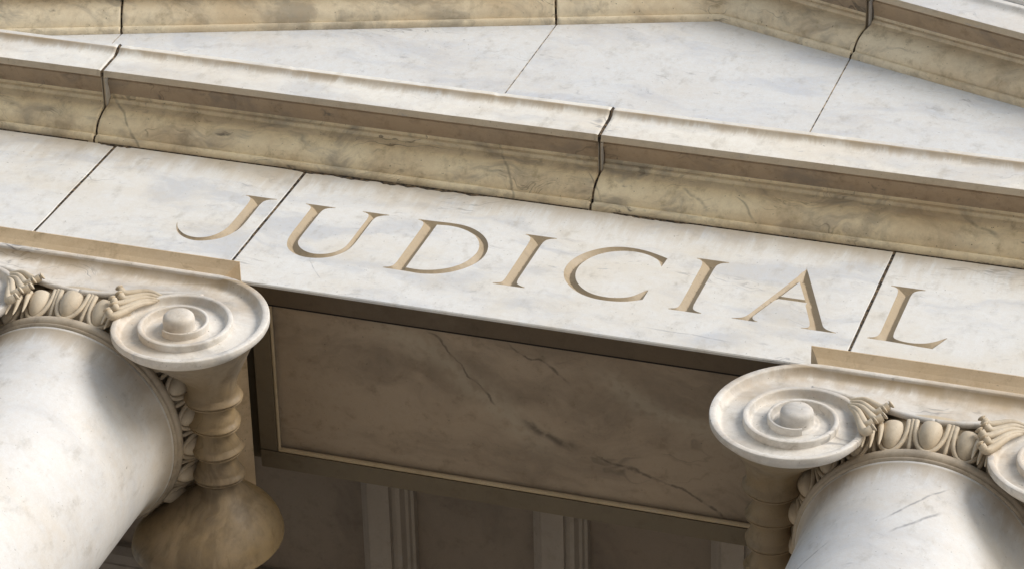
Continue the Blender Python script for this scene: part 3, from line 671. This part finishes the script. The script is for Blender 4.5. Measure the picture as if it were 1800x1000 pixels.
for side in (1, -1):
    vs = [(side * p[0], p[1], p[2]) for r in rows for p in r]; fs = []
    for i in range(len(rows) - 1):
        for j in range(m - 1):
            q = (i * m + j, (i + 1) * m + j, (i + 1) * m + j + 1, i * m + j + 1)
            fs.append(q if side < 0 else tuple(reversed(q)))
    # outer wall of the rim: short square edge, then an undercut towards the bolster
    prev = None
    for i, r in enumerate(rows):
        p = r[0]; q = 10.3 * max(0, i - steps) / NQ; turn = q > 4
        n0 = len(vs)
        if turn: vs += [(side * p[0], p[1] + .014, p[2]), (side * p[0], p[1] + .015, p[2])]
        else:
            u = .0 if i < steps else .11 * min(1, q * 2)
            vs += [(side * p[0], p[1] + .010, p[2]), (side * (p[0] + (CX - p[0]) * u), p[1] + .036, p[2] + (CZ - p[2]) * u)]
        if prev is not None:
            for A, B, C_, D_ in (((i - 1) * m, prev, n0, i * m), (prev, prev + 1, n0 + 1, n0)):
                q4 = (A, B, C_, D_); fs.append(q4 if side < 0 else tuple(reversed(q4)))
        prev = n0
    vo = cpart('volute', (vs, fs), M['capital'], ang=50)
    # eye boss
    er = .050; prof = [(.080, .030), (.075, .017), (.066, .0155), (.058, .015), (.0555, .010), (.055, -.010), (.0545, -.020), (.052, -.028), (.046, -.034), (.036, -.038), (.020, -.0405), (.004, -.041)]
    ev = []; ef = []; n = 40; mm = len(prof)
    for i in range(n):
        a = 2 * pi * i / n; ev += [(side * CX + r * cos(a) * .95, YF + d - .004, CZ + r * sin(a) * .95) for r, d in prof]
    for i in range(n):
        j = (i + 1) % n
        for q in range(mm - 1): ef.append((i * mm + q, j * mm + q, j * mm + q + 1, i * mm + q + 1))
    ef.append(tuple(i * mm + mm - 1 for i in range(n)))
    eo = recalc(cpart('volute_eye', (ev, ef), M['capital'], parent=vo)); eo.data.polygons.foreach_set('use_smooth', [True] * len(eo.data.polygons))
    # raised lip along the foot of the channel
    P = []; Rr = []
    for i in range(0, 41):
        x = (CX + .0) * i / 40; P.append((side * x, YF + .004, canal(x) + .001)); Rr.append(.0105)
    cpart('channel_lip', tube(P, Rr, 10), M['capital'])
    # bolster: two trumpet flares with ringed waist between the front and back scroll
    prof = []; yb = .795
    def belt(y): return .083 + .0
    ys = []
    waist = [(.205, .086), (.216, .092), (.224, .101), (.231, .105), (.238, .103), (.243, .096), (.246, .088)]
    def add(y, r, f): prof.append((y, r, f))      # f = 1 at the scroll, 0 at the waist
    for i in range(23):
        t = i / 22; y = YF + .040 + (.205 - YF - .040) * t; s = (1 - t); f = s * s * (1.9 - .9 * s); add(y, .082, f)
    for k in range(4):
        y0 = .205 + .100 * k
        seg = [(.0, .072), (.008, .077), (.013, .082), (.018, .0845), (.022, .083), (.0235, .0785), (.0260, .0785), (.028, .0815), (.032, .081), (.035, .076), (.0362, .064), (.038, .056), (.046, .054), (.060, .056), (.080, .0635), (.0999, .072)]
        if k == 3: seg = seg[:13] + [(.052, .0585)]
        for dy, r in seg: add(y0 + dy + .010, r * (1.15 if k == 0 and dy < .036 else 1.03), 0)
    for i in range(1, 31):
        t = i / 30; y = .565 + (yb - .565 - .012) * t; f = (t * t * (3 - 2 * t)) ** .85; add(y, .0585, f)
    add(yb - .006, .086, 1.02); add(yb + .004, .086, 1.02); add(yb + .012, .086, .97); add(yb + .014, .086, .3)
    bv = []; bf = []; n = 72; mm = len(prof)
    for i in range(n):
        q = 4 * i / n; rs = Rs(q)
        if q > 3.2: rs = Rs(3.2) + (RQ[0] - Rs(3.2)) * ((q - 3.2) / .8) ** 2
        a = q * pi / 2
        for y, r, f in prof:
            sh = (1 - min(1, f * 1.0)); R0 = r + (rs * (.885 if y < .2 else .985) - r) * max(0, f)
            tw = .0025 * sin(3 * a + 40 * y) * sh
            bv.append((side * (CX + .080 * sh + (R0 + tw) * sin(a)), y, CZ + .045 * sh + (R0 + tw) * cos(a)))
    for i in range(n):
        j = (i + 1) % n
        for q in range(mm - 1):
            t = (i * mm + q, j * mm + q, j * mm + q + 1, i * mm + q + 1); bf.append(t if side > 0 else tuple(reversed(t)))
    bf.append(tuple(i * mm + mm - 1 for i in range(n)))
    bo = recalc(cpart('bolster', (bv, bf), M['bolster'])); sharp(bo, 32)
    # half palmette between scroll and eggs
    base = (.285, -.243)
    tips = [(.146, -.276), (.160, -.309), (.151, -.345), (.172, -.380), (.168, -.420)]
    for t_i, (tx, tz) in enumerate(tips):
        s = t_i / 4
        b0 = (base[0] - .005 * t_i, base[1] - .008 * t_i)
        mid = (b0[0] * .52 + tx * .48 + .012, b0[1] * .52 + tz * .48 + .016 - .006 * s)
        near = (tx + .022, tz - .006)
        pts = sph([(side * b0[0], YF + .004, b0[1]), (side * mid[0], YF - .010, mid[1]), (side * near[0], YF - .014, near[1]), (side * tx, YF - .024, tz - .001), (side * (tx - .009), YF - .030, tz + .005)], 6)
        R = [.0055 + .0080 * min(1, i / 10) for i in range(len(pts))]
        for i in range(6): R[-1 - i] = .0055 + .0085 * sin(pi * min(1, (i + .6) / 5.5))
        cpart('palmette_leaf', tube(pts, R, 10), M['carving'])
    for t_i, (tx, tz, ln) in enumerate([(.150, -.375, .055), (.172, -.395, .06), (.196, -.41, .05)]):
        pts = sph([(side * (tx + .012), YF + .012, tz + .05), (side * tx, YF + .000, tz + .01), (side * (tx - .006), YF + .012, tz - ln * .5), (side * (tx - .008), YF + .022, tz - ln)], 5)
        cpart('palmette_leaf', tube(pts, [.0115 * (1 - .85 * (i / (len(pts) - 1)) ** 1.5) for i in range(len(pts))], 8), M['carving'])
# --- egg and dart ring
NE = 22
def local(phi, u, h, d):
    """u tangential, h along the leaning egg axis, d outward; phi = 0 faces the street"""
    lean = radians(24); rad = .398 + d * cos(lean) + h * sin(lean); z = -.350 + h * cos(lean) - d * sin(lean)
    a = -pi / 2 + phi + u / .41
    return (rad * cos(a), YCOL + rad * sin(a), z)
for e in range(NE):
    ph = 2 * pi * e / NE
    ev = []; ef = []; nu, nv = 16, 12
    for i in range(nv + 1):
        th = pi * i / nv
        for j in range(nu):
            a = 2 * pi * j / nu; hh = .060 * cos(th); w = .036 * sin(th) * (1.0 + .16 * cos(th)); 
            if hh > .045: hh = .045 + (hh - .045) * .25
            ev.append(local(ph, w * cos(a), hh - .004, .012 + .036 * sin(th) * sin(a) * 1.0))
    for i in range(nv):
        for j in range(nu): ef.append((i * nu + j, (i + 1) * nu + j, (i + 1) * nu + (j + 1) % nu, i * nu + (j + 1) % nu))
    cpart('egg', (ev, ef), M['carving'], parent=ech)
    P = []; R = []
    for i in range(21):
        t = -1 + 2 * i / 20; a = t * pi * .5
        u = .0475 * sin(a) if abs(t) < 1 else .0475 * t; h = .048 - .116 * cos(a) ** .8 if abs(t) < 1 else .048
        P.append(local(ph, u, h, .016 + .006 * cos(a))); R.append(.0085 - .001 * cos(a))
    cpart('egg_frame', tube(P, R, 8), M['carving'], parent=ech)
    pd = ph + pi / NE
    P = [local(pd, 0, .05, .018), local(pd, 0, .02, .017), local(pd, 0, -.02, .014), local(pd, 0, -.045, .012), local(pd, 0, -.075, .004)]
    cpart('dart', tube(sph(P, 4), [.0055 + .002 * sin(i / 16 * pi) if i < 12 else .007 * (1 - (i - 12) / 4.6) + .001 for i in range(17)], 8), M['carving'], parent=ech)

colroot.location.x = -1.18
tag(colroot, 'left marble column, its right-hand scroll beneath the letter J', 'column', 'columns of the portico')
def copy_tree(o, parent=None):
    c = o.copy(); COL.objects.link(c); c.parent = parent
    if parent: c.matrix_parent_inverse = o.matrix_parent_inverse.copy()
    for ch in list(o.children): copy_tree(ch, c)
    return c
c2 = copy_tree(colroot); c2.location.x = 1.68
c2['label'] = 'right marble column, its left-hand scroll beneath the letters A and L'
